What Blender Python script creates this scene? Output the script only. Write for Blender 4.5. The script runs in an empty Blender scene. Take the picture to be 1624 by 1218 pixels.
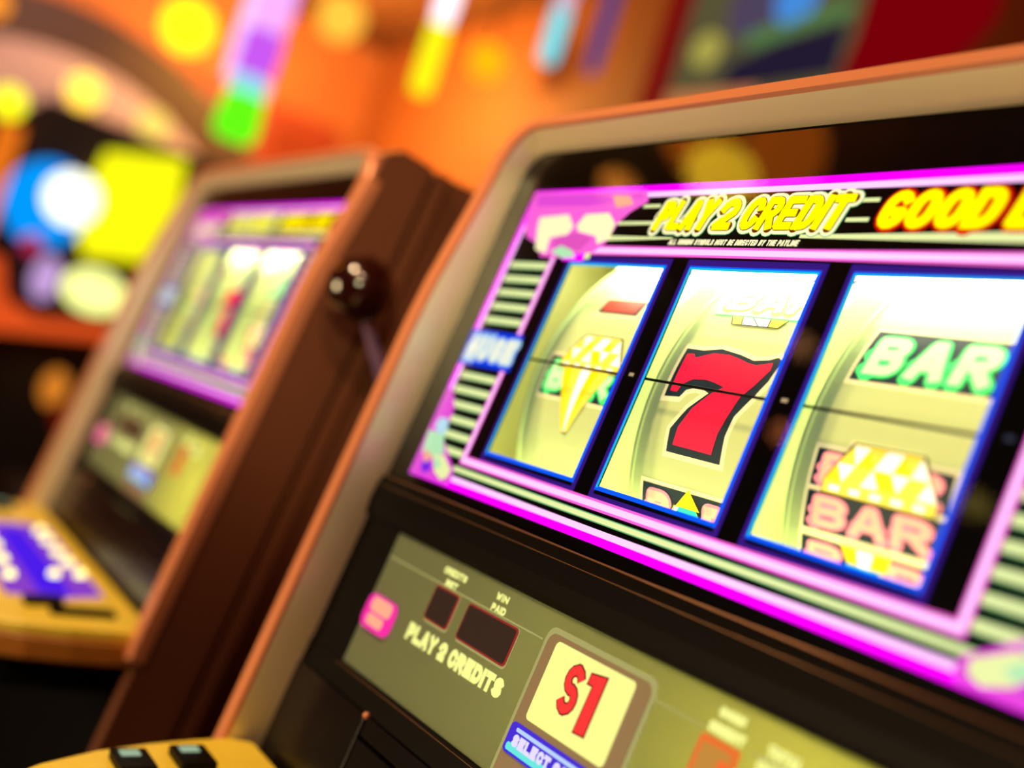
import bpy, bmesh, math, random
from mathutils import Matrix, Vector
from mathutils.geometry import tessellate_polygon

random.seed(4)
SC = bpy.context.scene
COL = SC.collection

# ------------------------------------------------------------------ camera, world, exposure
cam_data = bpy.data.cameras.new('camera')
cam = bpy.data.objects.new('camera', cam_data)
COL.objects.link(cam)
cam_data.sensor_fit = 'HORIZONTAL'
cam_data.sensor_width = 36.0
cam_data.lens = 1980.44 / 1624 * 36.0
cam_data.clip_start = 0.01
CAM_R = Matrix(((0.49455066, -0.10441182, 0.86285446),
                (0.81847713, -0.27807087, -0.50276415),
                (0.29242921, 0.95486898, -0.05206145)))
cam.matrix_world = Matrix.Translation((0.60578246, -0.35045394, 1.10438701)) @ CAM_R.to_4x4()
cam_data.dof.use_dof = True
cam_data.dof.focus_distance = 0.585
cam_data.dof.aperture_fstop = 2.75
SC.camera = cam

world = bpy.data.worlds.new('world')
SC.world = world
world.use_nodes = True
world.node_tree.nodes['Background'].inputs[0].default_value = (0.30, 0.12, 0.05, 1)
world.node_tree.nodes['Background'].inputs[1].default_value = 0.12

SC.view_settings.view_transform = 'Standard'
SC.view_settings.look = 'None'
SC.view_settings.exposure = 0.0
SC.view_settings.gamma = 1.0
SC.view_settings.use_curve_mapping = False


def lamp(kind, name, loc, power, color, size=0.1, target=None, spread=None, angle=None):
    d = bpy.data.lights.new(name, kind)
    d.energy = power
    d.color = color
    if kind == 'AREA':
        d.size = size
        if spread: d.spread = spread
    else:
        d.shadow_soft_size = size
    if kind == 'SPOT' and angle:
        d.spot_size = angle
        d.spot_blend = 0.6
    o = bpy.data.objects.new(name, d)
    COL.objects.link(o)
    o.location = loc
    if target is not None:
        o.rotation_euler = (Vector(target) - Vector(loc)).to_track_quat('-Z', 'Y').to_euler()
    return o


# warm ceiling downlights in front of the row of machines, added fill and spots, and warm glow at the far end
lamp('AREA', 'aisle_downlight', (0.1, -1.5, 3.0), 54, (1.0, 0.66, 0.36), 0.3, (-0.1, 0.0, 1.1))
lamp('SPOT', 'added_spot', (1.5, -1.1, 2.7), 85, (1.0, 0.62, 0.36), 0.06, (-0.40, 0.05, 1.42), angle=math.radians(21))  # added unseen spot, lightens the upper cabinet sides and fades lower down
lamp('AREA', 'added_aisle_fill', (-0.9, -2.3, 0.75), 32, (1.0, 0.74, 0.36), 0.6, (0.1, 0.0, 1.35))  # added fill light for the frame walls; no machines stand opposite
lamp('SPOT', 'added_spot', (1.7, -1.15, 1.75), 62, (1.0, 0.88, 0.46), 0.05, (-0.27, -0.01, 1.20), angle=math.radians(9))  # added narrow spot to brighten the left chrome wall
lamp('POINT', 'cove_glow', (-5.7, 1.35, 2.75), 62, (1.0, 0.62, 0.14), 0.12)
lamp('POINT', 'cove_glow', (-4.9, 1.65, 2.70), 58, (1.0, 0.64, 0.15), 0.12)
lamp('AREA', 'aisle_downlight', (-4.6, 0.3, 2.95), 22, (1.0, 0.66, 0.50), 0.4, (-6.2, 0.6, 1.9))
lamp('POINT', 'aisle_downlight', (-1.5, 0.9, 2.7), 9, (1.0, 0.42, 0.16), 0.1)

# ------------------------------------------------------------------ materials
MATS = {}


def lin(c):
    return tuple(((x / 255) / 12.92 if x / 255 <= 0.04045 else ((x / 255 + 0.055) / 1.055) ** 2.4) for x in c) + (1.0,)


def emit(name, rgb, strength=1.0):
    if name in MATS: return MATS[name]
    m = bpy.data.materials.new(name)
    m.use_nodes = True
    nt = m.node_tree
    nt.nodes.clear()
    out = nt.nodes.new('ShaderNodeOutputMaterial')
    e = nt.nodes.new('ShaderNodeEmission')
    e.inputs[0].default_value = lin(rgb)
    e.inputs[1].default_value = strength
    nt.links.new(e.outputs[0], out.inputs[0])
    MATS[name] = m
    return m


def paint(name, rgb, rough=0.5, metal=0.0, noise=0.0, scale=20.0, coat=0.0, emission=0.0, spec=0.5, bump=0.0):
    if name in MATS: return MATS[name]
    m = bpy.data.materials.new(name)
    m.use_nodes = True
    nt = m.node_tree
    b = nt.nodes['Principled BSDF']
    c = lin(rgb)
    b.inputs['Base Color'].default_value = c
    b.inputs['Roughness'].default_value = rough
    b.inputs['Metallic'].default_value = metal
    b.inputs['Specular IOR Level'].default_value = spec
    b.inputs['Coat Weight'].default_value = coat
    if emission:
        b.inputs['Emission Color'].default_value = c
        b.inputs['Emission Strength'].default_value = emission
    if noise or bump:
        tc = nt.nodes.new('ShaderNodeTexCoord')
        n = nt.nodes.new('ShaderNodeTexNoise')
        n.inputs['Scale'].default_value = scale
        n.inputs['Detail'].default_value = 4
        nt.links.new(tc.outputs['Object'], n.inputs['Vector'])
        if noise:
            mx = nt.nodes.new('ShaderNodeMix')
            mx.data_type = 'RGBA'
            mx.inputs[6].default_value = tuple(x * (1 - noise) for x in c[:3]) + (1,)
            mx.inputs[7].default_value = tuple(min(1, x * (1 + noise)) for x in c[:3]) + (1,)
            nt.links.new(n.outputs['Fac'], mx.inputs[0])
            nt.links.new(mx.outputs[2], b.inputs['Base Color'])
        if bump:
            bp = nt.nodes.new('ShaderNodeBump')
            bp.inputs['Strength'].default_value = bump
            bp.inputs['Distance'].default_value = 0.0005
            nt.links.new(n.outputs['Fac'], bp.inputs['Height'])
            nt.links.new(bp.outputs[0], b.inputs['Normal'])
    MATS[name] = m
    return m


def glass_mat():
    if 'clear_glass' in MATS: return MATS['clear_glass']
    m = bpy.data.materials.new('clear_glass')
    m.use_nodes = True
    nt = m.node_tree
    nt.nodes.clear()
    out = nt.nodes.new('ShaderNodeOutputMaterial')
    mix = nt.nodes.new('ShaderNodeMixShader')
    tr = nt.nodes.new('ShaderNodeBsdfTransparent')
    gl = nt.nodes.new('ShaderNodeBsdfGlossy')
    gl.inputs['Roughness'].default_value = 0.02
    fr = nt.nodes.new('ShaderNodeFresnel')
    fr.inputs[0].default_value = 1.45
    geo = nt.nodes.new('ShaderNodeNewGeometry')
    inv = nt.nodes.new('ShaderNodeMath')
    inv.operation = 'SUBTRACT'
    inv.inputs[0].default_value = 1.0
    mul = nt.nodes.new('ShaderNodeMath')
    mul.operation = 'MULTIPLY'
    nt.links.new(geo.outputs['Backfacing'], inv.inputs[1])
    nt.links.new(inv.outputs[0], mul.inputs[0])
    nt.links.new(fr.outputs[0], mul.inputs[1])
    nt.links.new(mul.outputs[0], mix.inputs[0])
    nt.links.new(tr.outputs[0], mix.inputs[1])
    nt.links.new(gl.outputs[0], mix.inputs[2])
    nt.links.new(mix.outputs[0], out.inputs[0])
    MATS['clear_glass'] = m
    return m


def translucent(name, rgb):
    if name in MATS: return MATS[name]
    m = bpy.data.materials.new(name)
    m.use_nodes = True
    nt = m.node_tree
    nt.nodes.clear()
    out = nt.nodes.new('ShaderNodeOutputMaterial')
    mix = nt.nodes.new('ShaderNodeMixShader')
    mix.inputs[0].default_value = 0.7
    d = nt.nodes.new('ShaderNodeBsdfDiffuse')
    t = nt.nodes.new('ShaderNodeBsdfTranslucent')
    d.inputs[0].default_value = lin(rgb)
    t.inputs[0].default_value = lin(rgb)
    nt.links.new(d.outputs[0], mix.inputs[1])
    nt.links.new(t.outputs[0], mix.inputs[2])
    nt.links.new(mix.outputs[0], out.inputs[0])
    MATS[name] = m
    return m


black = paint('black_plastic', (3, 3, 5), 0.5, bump=0.3, scale=900, spec=0.10)
gloss = paint('black_gloss', (2, 2, 4), 0.35, spec=0.05)
door_black = paint('black_door_gloss', (5, 4, 10), 0.25, spec=0.5)
wood = paint('brown_laminate', (112, 64, 42), 0.42, noise=0.25, scale=9)
wood_dark = paint('dark_brown_laminate', (44, 22, 12), 0.5)
bronze = paint('copper_trim', (222, 140, 100), 0.38, metal=0.2)
antique = paint('antique_brass', (150, 108, 74), 0.4, metal=0.6)
chrome = paint('brushed_chrome', (250, 236, 200), 0.33, metal=0.25)
gold = paint('gold_deck_plastic', (255, 226, 72), 0.38)
glass = glass_mat()
MAG = emit('magenta_neon', (250, 0, 250), 1.6)
PINK = emit('pale_pink_neon', (255, 195, 252), 1.35)
PINK2 = emit('pink_neon', (255, 100, 215), 1.15)
CREAM = emit('cream_line', (232, 240, 165), 1.15)
CREAMG = emit('green_cream_edge', (110, 190, 120))
PURPLE = emit('purple_edge', (58, 26, 130))
BLUE = emit('blue_edge', (10, 85, 250), 1.3)
CYAN = emit('cyan_edge', (30, 200, 240), 1.0)
YEL = emit('yellow_letter', (255, 250, 0), 1.4)
YRED = emit('red_letter_outline', (235, 50, 10))
YBRN = emit('brown_letter_outline', (120, 60, 0))
HALO = emit('cream_halo', (255, 245, 190), 1.2)
PBLUE = emit('plate_blue', (0, 60, 240))
WHT = emit('white_print', (250, 255, 235))
TAN = emit('tan_dash', (190, 160, 120))
SALM = emit('salmon_print', (255, 180, 150))
MINT = emit('mint_print', (190, 245, 190))
VIO = emit('violet_print', (120, 40, 240))
GOLDP = emit('gold_print', (255, 225, 60))
INK = paint('black_ink', (2, 3, 6), 0.6, spec=0.05)

# ------------------------------------------------------------------ mesh helpers
S = 0.09
TILT = math.radians(8)
SA, CA = math.sin(TILT), math.cos(TILT)
XC = 1.735


def F(X, Y, Z):
    """panel coordinates (window widths) of a machine front -> local metres; front leans back 8 degrees"""
    return ((X - XC) * S, (Y * SA - Z * CA) * S, 1.1 + (Y * CA + Z * SA) * S)


class MB:
    def __init__(self):
        self.v, self.f, self.m, self.mats, self.smooth = [], [], [], [], False

    def mi(self, mat):
        if mat not in self.mats: self.mats.append(mat)
        return self.mats.index(mat)

    def add(self, vs, fs, mat):
        o = len(self.v)
        self.v += [tuple(p) for p in vs]
        i = self.mi(mat)
        for f in fs:
            self.f.append(tuple(o + k for k in f))
            self.m.append(i)

    def box(self, lo, hi, mat, T=None):
        x0, y0, z0 = lo
        x1, y1, z1 = hi
        vs = [(x0, y0, z0), (x1, y0, z0), (x1, y1, z0), (x0, y1, z0), (x0, y0, z1), (x1, y0, z1), (x1, y1, z1), (x0, y1, z1)]
        if T: vs = [T(*p) for p in vs]
        self.add(vs, [(0, 3, 2, 1), (4, 5, 6, 7), (0, 1, 5, 4), (1, 2, 6, 5), (2, 3, 7, 6), (3, 0, 4, 7)], mat)

    def prism(self, pts, z0, z1, mat, T=None, side=None):
        """polygon pts (a,b) extruded in the third coordinate"""
        n = len(pts)
        vs = [(a, b, z0) for a, b in pts] + [(a, b, z1) for a, b in pts]
        if T: vs = [T(*p) for p in vs]
        tri = tessellate_polygon([[Vector((a, b, 0)) for a, b in pts]])
        fs = [tuple(t) for t in tri] + [tuple(n + k for k in reversed(t)) for t in tri]
        self.add(vs, fs, mat)
        o = len(self.v) - 2 * n
        i = self.mi(side or mat)
        for k in range(n):
            k2 = (k + 1) % n
            self.f.append((o + k, o + k2, o + n + k2, o + n + k))
            self.m.append(i)

    def tube(self, pts, r, mat, n=10, T=None, caps=True):
        P = [Vector(T(*p)) if T else Vector(p) for p in pts]
        rr = r if isinstance(r, (list, tuple)) else [r] * len(P)
        base = []
        prev = None
        vs = []
        for k, p in enumerate(P):
            d = (P[min(k + 1, len(P) - 1)] - P[max(k - 1, 0)]).normalized()
            u = d.orthogonal().normalized() if prev is None else (prev - d * prev.dot(d)).normalized()
            prev = u
            w = d.cross(u)
            for j in range(n):
                a = 2 * math.pi * j / n
                vs.append(p + (u * math.cos(a) + w * math.sin(a)) * rr[k])
        fs = []
        for k in range(len(P) - 1):
            for j in range(n):
                j2 = (j + 1) % n
                fs.append((k * n + j, k * n + j2, (k + 1) * n + j2, (k + 1) * n + j))
        if caps:
            fs.append(tuple(reversed(range(n))))
            fs.append(tuple((len(P) - 1) * n + j for j in range(n)))
        self.add(vs, fs, mat)

    def ball(self, c, r, mat, n=20, sq=(1, 1, 1)):
        vs, fs = [], []
        for i in range(n // 2 + 1):
            t = math.pi * i / (n // 2)
            for j in range(n):
                a = 2 * math.pi * j / n
                vs.append((c[0] + r * sq[0] * math.sin(t) * math.cos(a), c[1] + r * sq[1] * math.sin(t) * math.sin(a), c[2] + r * sq[2] * math.cos(t)))
        for i in range(n // 2):
            for j in range(n):
                j2 = (j + 1) % n
                fs.append((i * n + j, (i + 1) * n + j, (i + 1) * n + j2, i * n + j2))
        self.add(vs, fs, mat)

    def build(self, name, parent=None, smooth=False, bevel=0.0, label=None):
        me = bpy.data.meshes.new(name)
        me.from_pydata(self.v, [], self.f)
        for m in self.mats: me.materials.append(m)
        me.polygons.foreach_set('material_index', self.m)
        bm = bmesh.new()
        bm.from_mesh(me)
        bmesh.ops.remove_doubles(bm, verts=bm.verts, dist=1e-7)
        bmesh.ops.recalc_face_normals(bm, faces=bm.faces)
        bm.to_mesh(me)
        bm.free()
        if smooth:
            me.polygons.foreach_set('use_smooth', [True] * len(me.polygons))
        me.update()
        o = bpy.data.objects.new(name, me)
        COL.objects.link(o)
        if parent: o.parent = parent
        if bevel:
            b = o.modifiers.new('bevel', 'BEVEL')
            b.width = bevel
            b.segments = 3
            b.limit_method = 'ANGLE'
        if label: o['label'] = label
        return o


def thing(name, label, cat, loc=(0, 0, 0), rotz=0, group=None):
    o = bpy.data.objects.new(name, None)
    COL.objects.link(o)
    o.location = loc
    o.rotation_euler = (0, 0, rotz)
    o.empty_display_size = 0.1
    tag(o, label, cat, group)
    return o


def tag(o, label, cat, group=None):
    o['label'] = label
    o['category'] = cat
    if group: o['group'] = group
    return o


def struct(o):
    o['kind'] = 'structure'
    return o


# flat printed artwork ------------------------------------------------
class Art:
    """flat polygons in panel coordinates, each at its own small height above the panel"""

    def __init__(self):
        self.p = []   # (points, layer, material)

    def poly(self, pts, mat, lay): self.p.append((list(pts), lay, mat))

    def flush(self, name, parent, T, cut=None, label=None):
        o = self.mesh(name, parent, T, cut, label)
        self.p = []
        return o

    def rect(self, x0, y0, x1, y1, mat, lay): self.poly([(x0, y0), (x1, y0), (x1, y1), (x0, y1)], mat, lay)

    def disc(self, x, y, rx, ry, mat, lay, n=18):
        self.poly([(x + rx * math.cos(2 * math.pi * k / n), y + ry * math.sin(2 * math.pi * k / n)) for k in range(n)], mat, lay)

    def frame(self, x0, y0, x1, y1, t, mat, lay):
        self.rect(x0, y0, x1, y0 + t, mat, lay)
        self.rect(x0, y1 - t, x1, y1, mat, lay)
        self.rect(x0, y0 + t, x0 + t, y1 - t, mat, lay)
        self.rect(x1 - t, y0 + t, x1, y1 - t, mat, lay)

    def stroke(self, pts, hw, mat, lay, cap=0.0, rnd=False):
        """thick polyline; cap lengthens the ends, rnd rounds every corner"""
        n = len(pts)
        pts = [Vector(p) for p in pts]
        if rnd and n > 1:
            pts[0] = pts[0] + (pts[0] - pts[1]).normalized() * cap
            pts[-1] = pts[-1] + (pts[-1] - pts[-2]).normalized() * cap
            cap = 0
        for k in range(n - 1):
            a, b = pts[k], pts[k + 1]
            d = b - a
            if d.length < 1e-6: continue
            d.normalize()
            nr = Vector((-d.y, d.x)) * hw
            ea = cap if k == 0 else (0 if rnd else self._ext(pts, k, hw))
            eb = cap if k == n - 2 else (0 if rnd else self._ext(pts, k + 1, hw))
            a2, b2 = a - d * ea, b + d * eb
            self.poly([a2 - nr, b2 - nr, b2 + nr, a2 + nr], mat, lay)
        if rnd:
            for p in pts: self.disc(p[0], p[1], hw, hw, mat, lay, 12)

    @staticmethod
    def _ext(pts, k, hw):
        a = (Vector(pts[k]) - Vector(pts[k - 1])).normalized()
        b = (Vector(pts[k + 1]) - Vector(pts[k])).normalized()
        c = max(-1, min(1, a.dot(b)))
        t = math.tan(math.acos(c) / 2)
        return hw * (t if t < 1.02 else .55)

    def mesh(self, name, parent, T, cut=None, label=None):
        mb = MB()
        for pts, lay, mat in self.p:
            tri = tessellate_polygon([[Vector((p[0], p[1], 0)) for p in pts]])
            bm = bmesh.new()
            vs = [bm.verts.new((p[0], p[1], 0)) for p in pts]
            for t in tri:
                try: bm.faces.new([vs[i] for i in t])
                except ValueError: pass
            if cut:
                ys = [p[1] for p in pts]
                y = math.ceil(min(ys) / cut) * cut
                while y < max(ys):
                    g = bm.verts[:] + bm.edges[:] + bm.faces[:]
                    bmesh.ops.bisect_plane(bm, geom=g, plane_co=(0, y, 0), plane_no=(0, 1, 0), dist=1e-6)
                    y += cut
            bm.verts.index_update()
            mb.add([T(v.co.x, v.co.y, lay) for v in bm.verts], [tuple(v.index for v in f.verts) for f in bm.faces], mat)
            bm.free()
        o = mb.build(name, parent, label=label)
        return o


def arc(cx, cy, rx, ry, a0, a1, n=6):
    return [(cx + rx * math.cos(math.radians(a0 + (a1 - a0) * k / n)), cy + ry * math.sin(math.radians(a0 + (a1 - a0) * k / n))) for k in range(n + 1)]


GL = {
    'A': [[(0, 0), (.42, 1), (.58, 1), (1, 0)], [(.2, .3), (.8, .3)]],
    'B': [[(0, 0), (0, 1)] + arc(.65, .78, .33, .22, 90, -90) + [(.1, .54)], [(0, .5)] + arc(.62, .26, .38, .26, 90, -90) + [(0, 0)]],
    'C': [arc(.55, .62, .5, .38, 20, 180) + arc(.55, .38, .5, .38, 180, 340)],
    'D': [[(0, 0), (0, 1)] + arc(.5, .62, .5, .38, 90, 0, 4) + arc(.5, .38, .5, .38, 0, -90, 4) + [(0, 0)]],
    'E': [[(1, 1), (0, 1), (0, 0), (1, 0)], [(0, .5), (.85, .5)]],
    'G': [arc(.55, .62, .5, .38, 38, 180) + arc(.55, .38, .5, .38, 180, 340) + [(1, .42), (.62, .42)]],
    'H': [[(0, 0), (0, 1)], [(1, 0), (1, 1)], [(0, .5), (1, .5)]],
    'I': [[(.5, 0), (.5, 1)]],
    'K': [[(0, 0), (0, 1)], [(1, 1), (.15, .5), (1, 0)]],
    'L': [[(0, 1), (0, 0), (1, 0)]],
    'M': [[(0, 0), (0, 1), (.5, .35), (1, 1), (1, 0)]],
    'N': [[(0, 0), (0, 1), (1, 0), (1, 1)]],
    'O': [arc(.5, .62, .5, .38, 180, 0, 8) + arc(.5, .38, .5, .38, 0, -180, 8) + [(0, .62), (0.02, .68)]],
    'P': [[(0, 0), (0, 1)] + arc(.6, .72, .4, .28, 90, -90) + [(.05, .44)]],
    'R': [[(0, 0), (0, 1)] + arc(.6, .73, .4, .27, 90, -90) + [(.05, .46)], [(.5, .46), (1, 0)]],
    'S': [arc(.5, .74, .48, .26, 20, 270, 8) + arc(.5, .24, .5, .24, 90, -160, 8)],
    'T': [[(0, 1), (1, 1)], [(.5, 1), (.5, 0)]],
    'U': [[(0, 1)] + arc(.5, .35, .5, .35, 180, 360) + [(1, 1)]],
    'V': [[(0, 1), (.5, 0), (1, 1)]],
    'W': [[(0, 1), (.25, 0), (.5, .8), (.75, 0), (1, 1)]],
    'Y': [[(0, 1), (.5, .45), (1, 1)], [(.5, .45), (.5, 0)]],
    '2': [arc(.5, .68, .5, .32, 170, -20, 7) + [(0, 0), (1, 0)]],
    '1': [[(.1, .78), (.55, 1), (.55, 0)]],
}
NARROW = {'I': .34, '1': .5}


def letters(art, text, x, y, h, w, gap, hw, mats, shear=0.0, lay=0.004, space=0.5, fit=None, q=1.0):
    """mats: [(extra half width, material)] widest first"""
    adv = []
    for ch in text:
        adv.append(w * space if ch == ' ' else w * NARROW.get(ch, 1.0))
    total = sum(adv) + gap * (len(text) - 1)
    kx = fit / total if fit else 1.0
    cx = x
    for ch, a in zip(text, adv):
        a2 = a * kx
        if ch != ' ':
            for k, (ex, mat) in enumerate(mats):
                tmp = Art()
                for st in GL[ch]:
                    pts = []
                    for u, v in st:
                        px = cx + hw + u * (a2 - 2 * hw)
                        py = y * q + hw + v * (h * q - 2 * hw)
                        pts.append((px + shear * (py / q - y), py))
                    tmp.stroke(pts, hw + ex, mat, lay + 0.0025 * k, cap=(hw * .6 if ex > .003 else hw * 0.98 + ex), rnd=ex > .003)
                art.p += [([(p[0], p[1] / q) for p in pp], l, m_) for pp, l, m_ in tmp.p]
        cx += a2 + gap * kx


# ------------------------------------------------------------------ reels
RR, RD, RY = 1.35, 0.15, 0.655


def reel_T(x, s, lay):
    r = RR + lay
    t = s / RR
    return F(x, RY + r * math.sin(t), -(RD + RR) + r * math.cos(t))


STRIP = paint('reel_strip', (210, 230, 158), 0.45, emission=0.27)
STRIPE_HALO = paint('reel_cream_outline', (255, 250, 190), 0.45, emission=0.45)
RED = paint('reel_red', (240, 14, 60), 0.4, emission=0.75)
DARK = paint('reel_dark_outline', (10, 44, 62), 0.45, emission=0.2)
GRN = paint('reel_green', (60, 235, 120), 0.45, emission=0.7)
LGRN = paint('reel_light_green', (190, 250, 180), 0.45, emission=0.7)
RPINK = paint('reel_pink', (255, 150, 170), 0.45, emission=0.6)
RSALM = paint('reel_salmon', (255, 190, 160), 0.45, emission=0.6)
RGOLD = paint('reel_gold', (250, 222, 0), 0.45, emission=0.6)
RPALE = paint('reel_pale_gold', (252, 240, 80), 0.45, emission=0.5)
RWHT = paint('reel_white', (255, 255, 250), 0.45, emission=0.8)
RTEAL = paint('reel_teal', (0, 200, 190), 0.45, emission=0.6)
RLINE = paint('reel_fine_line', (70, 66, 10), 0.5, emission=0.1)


def plate(a, x0, s0, x1, s1, halo=True):
    if halo: a.rect(x0 - .022, s0 - .022, x1 + .022, s1 + .022, STRIPE_HALO, .0015)
    a.rect(x0, s0, x1, s1, DARK, .003)


def bar_word(a, x0, s0, h, outer, inner, w=.79):
    hw = min(.044, (h - .054) * .23)
    letters(a, 'BAR', x0 + .045, s0 + .027, h - .054, .22, .022, hw, [(.007, outer), (-.011, inner)], lay=.005, fit=w - .09, q=1.7 if h < .25 else 1.25)


def facets(a, x0, s0, x1, s1, top, lay=.008):
    """crown of a cut stone: flat top, sloping sides, girdle"""
    w, h = x1 - x0, s1 - s0
    tx0, tx1 = x0 + .2 * w, x1 - .2 * w
    g = s0 + .24 * h
    a.poly([(x0 - .008, s0 - .008), (x1 + .008, s0 - .008), (x1 + .008, g), (tx1 + .01, s1 + .008), (tx0 - .01, s1 + .008), (x0 - .008, g)], RLINE, lay)
    a.poly([(x0, s0), (x1, s0), (x1, g), (tx1, s1), (tx0, s1), (x0, g)], RPALE, lay + .001)
    for k in range(5):
        xa = x0 + w * (.06 + .19 * k)
        a.rect(xa, s0 + .05 * h, xa + .1 * w, s0 + .16 * h, RWHT, lay + .002)
    n = 6
    G = [x0 + w * k / n for k in range(n + 1)]
    mid = g + .46 * (s1 - g)
    t1 = s1 - .03 * h
    inset = .2 * w * (mid - g) / (s1 - g)
    Mm = [x0 + inset + (w - 2 * inset) * k / (n - 1) for k in range(n)]
    Tp = [tx0 + (tx1 - tx0) * k / (n - 2) for k in range(n - 1)]
    for k in range(n):
        a.poly([(G[k], g), (G[k + 1], g), (Mm[k], mid)], (RGOLD, RPALE, RWHT)[k % 3], lay + .002)
    for k in range(n - 1):
        a.poly([(Mm[k], mid), (G[k + 1], g), (Mm[k + 1], mid)], (RWHT, RPALE, RGOLD, RWHT, RPALE)[k % 5], lay + .002)
        a.poly([(Mm[k], mid), (Mm[k + 1], mid), (Tp[k], t1)], (RPALE, RGOLD, RWHT, RGOLD, RWHT)[k % 5], lay + .002)
    for k in range(n - 2):
        a.poly([(Tp[k], t1), (Mm[k + 1], mid), (Tp[k + 1], t1)], (RWHT, RPALE, RWHT, RPALE)[k % 4], lay + .002)
    for k in (0, 2, 4):
        a.stroke([(Tp[k], t1), (Mm[k], mid), (G[k], g)], .0016, RLINE, lay + .003)


def cone(a, x0, x1, s_top, xt, s_tip, lay=.008):
    a.poly([(x0 - .008, s_top), (x1 + .008, s_top), (xt + .02, s_tip - .012), (xt - .02, s_tip - .012)], RLINE, lay)
    cols = [RGOLD, RPALE, RWHT, RGOLD, RPALE]
    for k in range(5):
        a.poly([(x0 + (x1 - x0) * k / 5, s_top), (x0 + (x1 - x0) * (k + 1) / 5, s_top), (xt + .012 * (k - 1.5), s_tip), (xt + .012 * (k - 2.5), s_tip)], cols[k], lay + .001)


SEVEN_OUT = [(1.259, .256), (1.403, .255), (1.543, .277), (1.71, .256), (1.829, .232), (1.933, .247), (1.99, .269), (2.03, .25), (2.01, .13), (1.964, .044), (1.875, -.082), (1.855, -.191), (1.869, -.337), (1.42, -.334), (1.407, -.211), (1.497, -.087), (1.615, .014), (1.56, .03), (1.504, .035), (1.428, .012), (1.395, -.033), (1.265, -.042)]
SEVEN_IN = [(1.292, .22), (1.345, .226), (1.374, .202), (1.5, .245), (1.624, .247), (1.72, .232), (1.797, .214), (1.865, .207), (1.975, .233), (1.985, .19), (1.931, .098), (1.865, .02), (1.827, -.095), (1.798, -.187), (1.791, -.298), (1.466, -.292), (1.472, -.195), (1.535, -.082), (1.644, .02), (1.713, .06), (1.63, .076), (1.551, .085), (1.446, .077), (1.379, .041), (1.358, -.007), (1.301, -.007)]


def grow(pts, d):
    """offset a closed outline outwards"""
    n = len(pts)
    area = sum(pts[i][0] * pts[(i + 1) % n][1] - pts[(i + 1) % n][0] * pts[i][1] for i in range(n))
    sg = 1 if area > 0 else -1
    out = []
    for i in range(n):
        a, b, c = Vector(pts[i - 1]), Vector(pts[i]), Vector(pts[(i + 1) % n])
        d1, d2 = (b - a).normalized(), (c - b).normalized()
        n1, n2 = Vector((d1.y, -d1.x)) * sg, Vector((d2.y, -d2.x)) * sg
        m = (n1 + n2)
        if m.length < 1e-4: m = n1
        m.normalize()
        k = d / max(.4, m.dot(n1))
        out.append((b.x + m.x * k, b.y + m.y * k))
    return out


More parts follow.
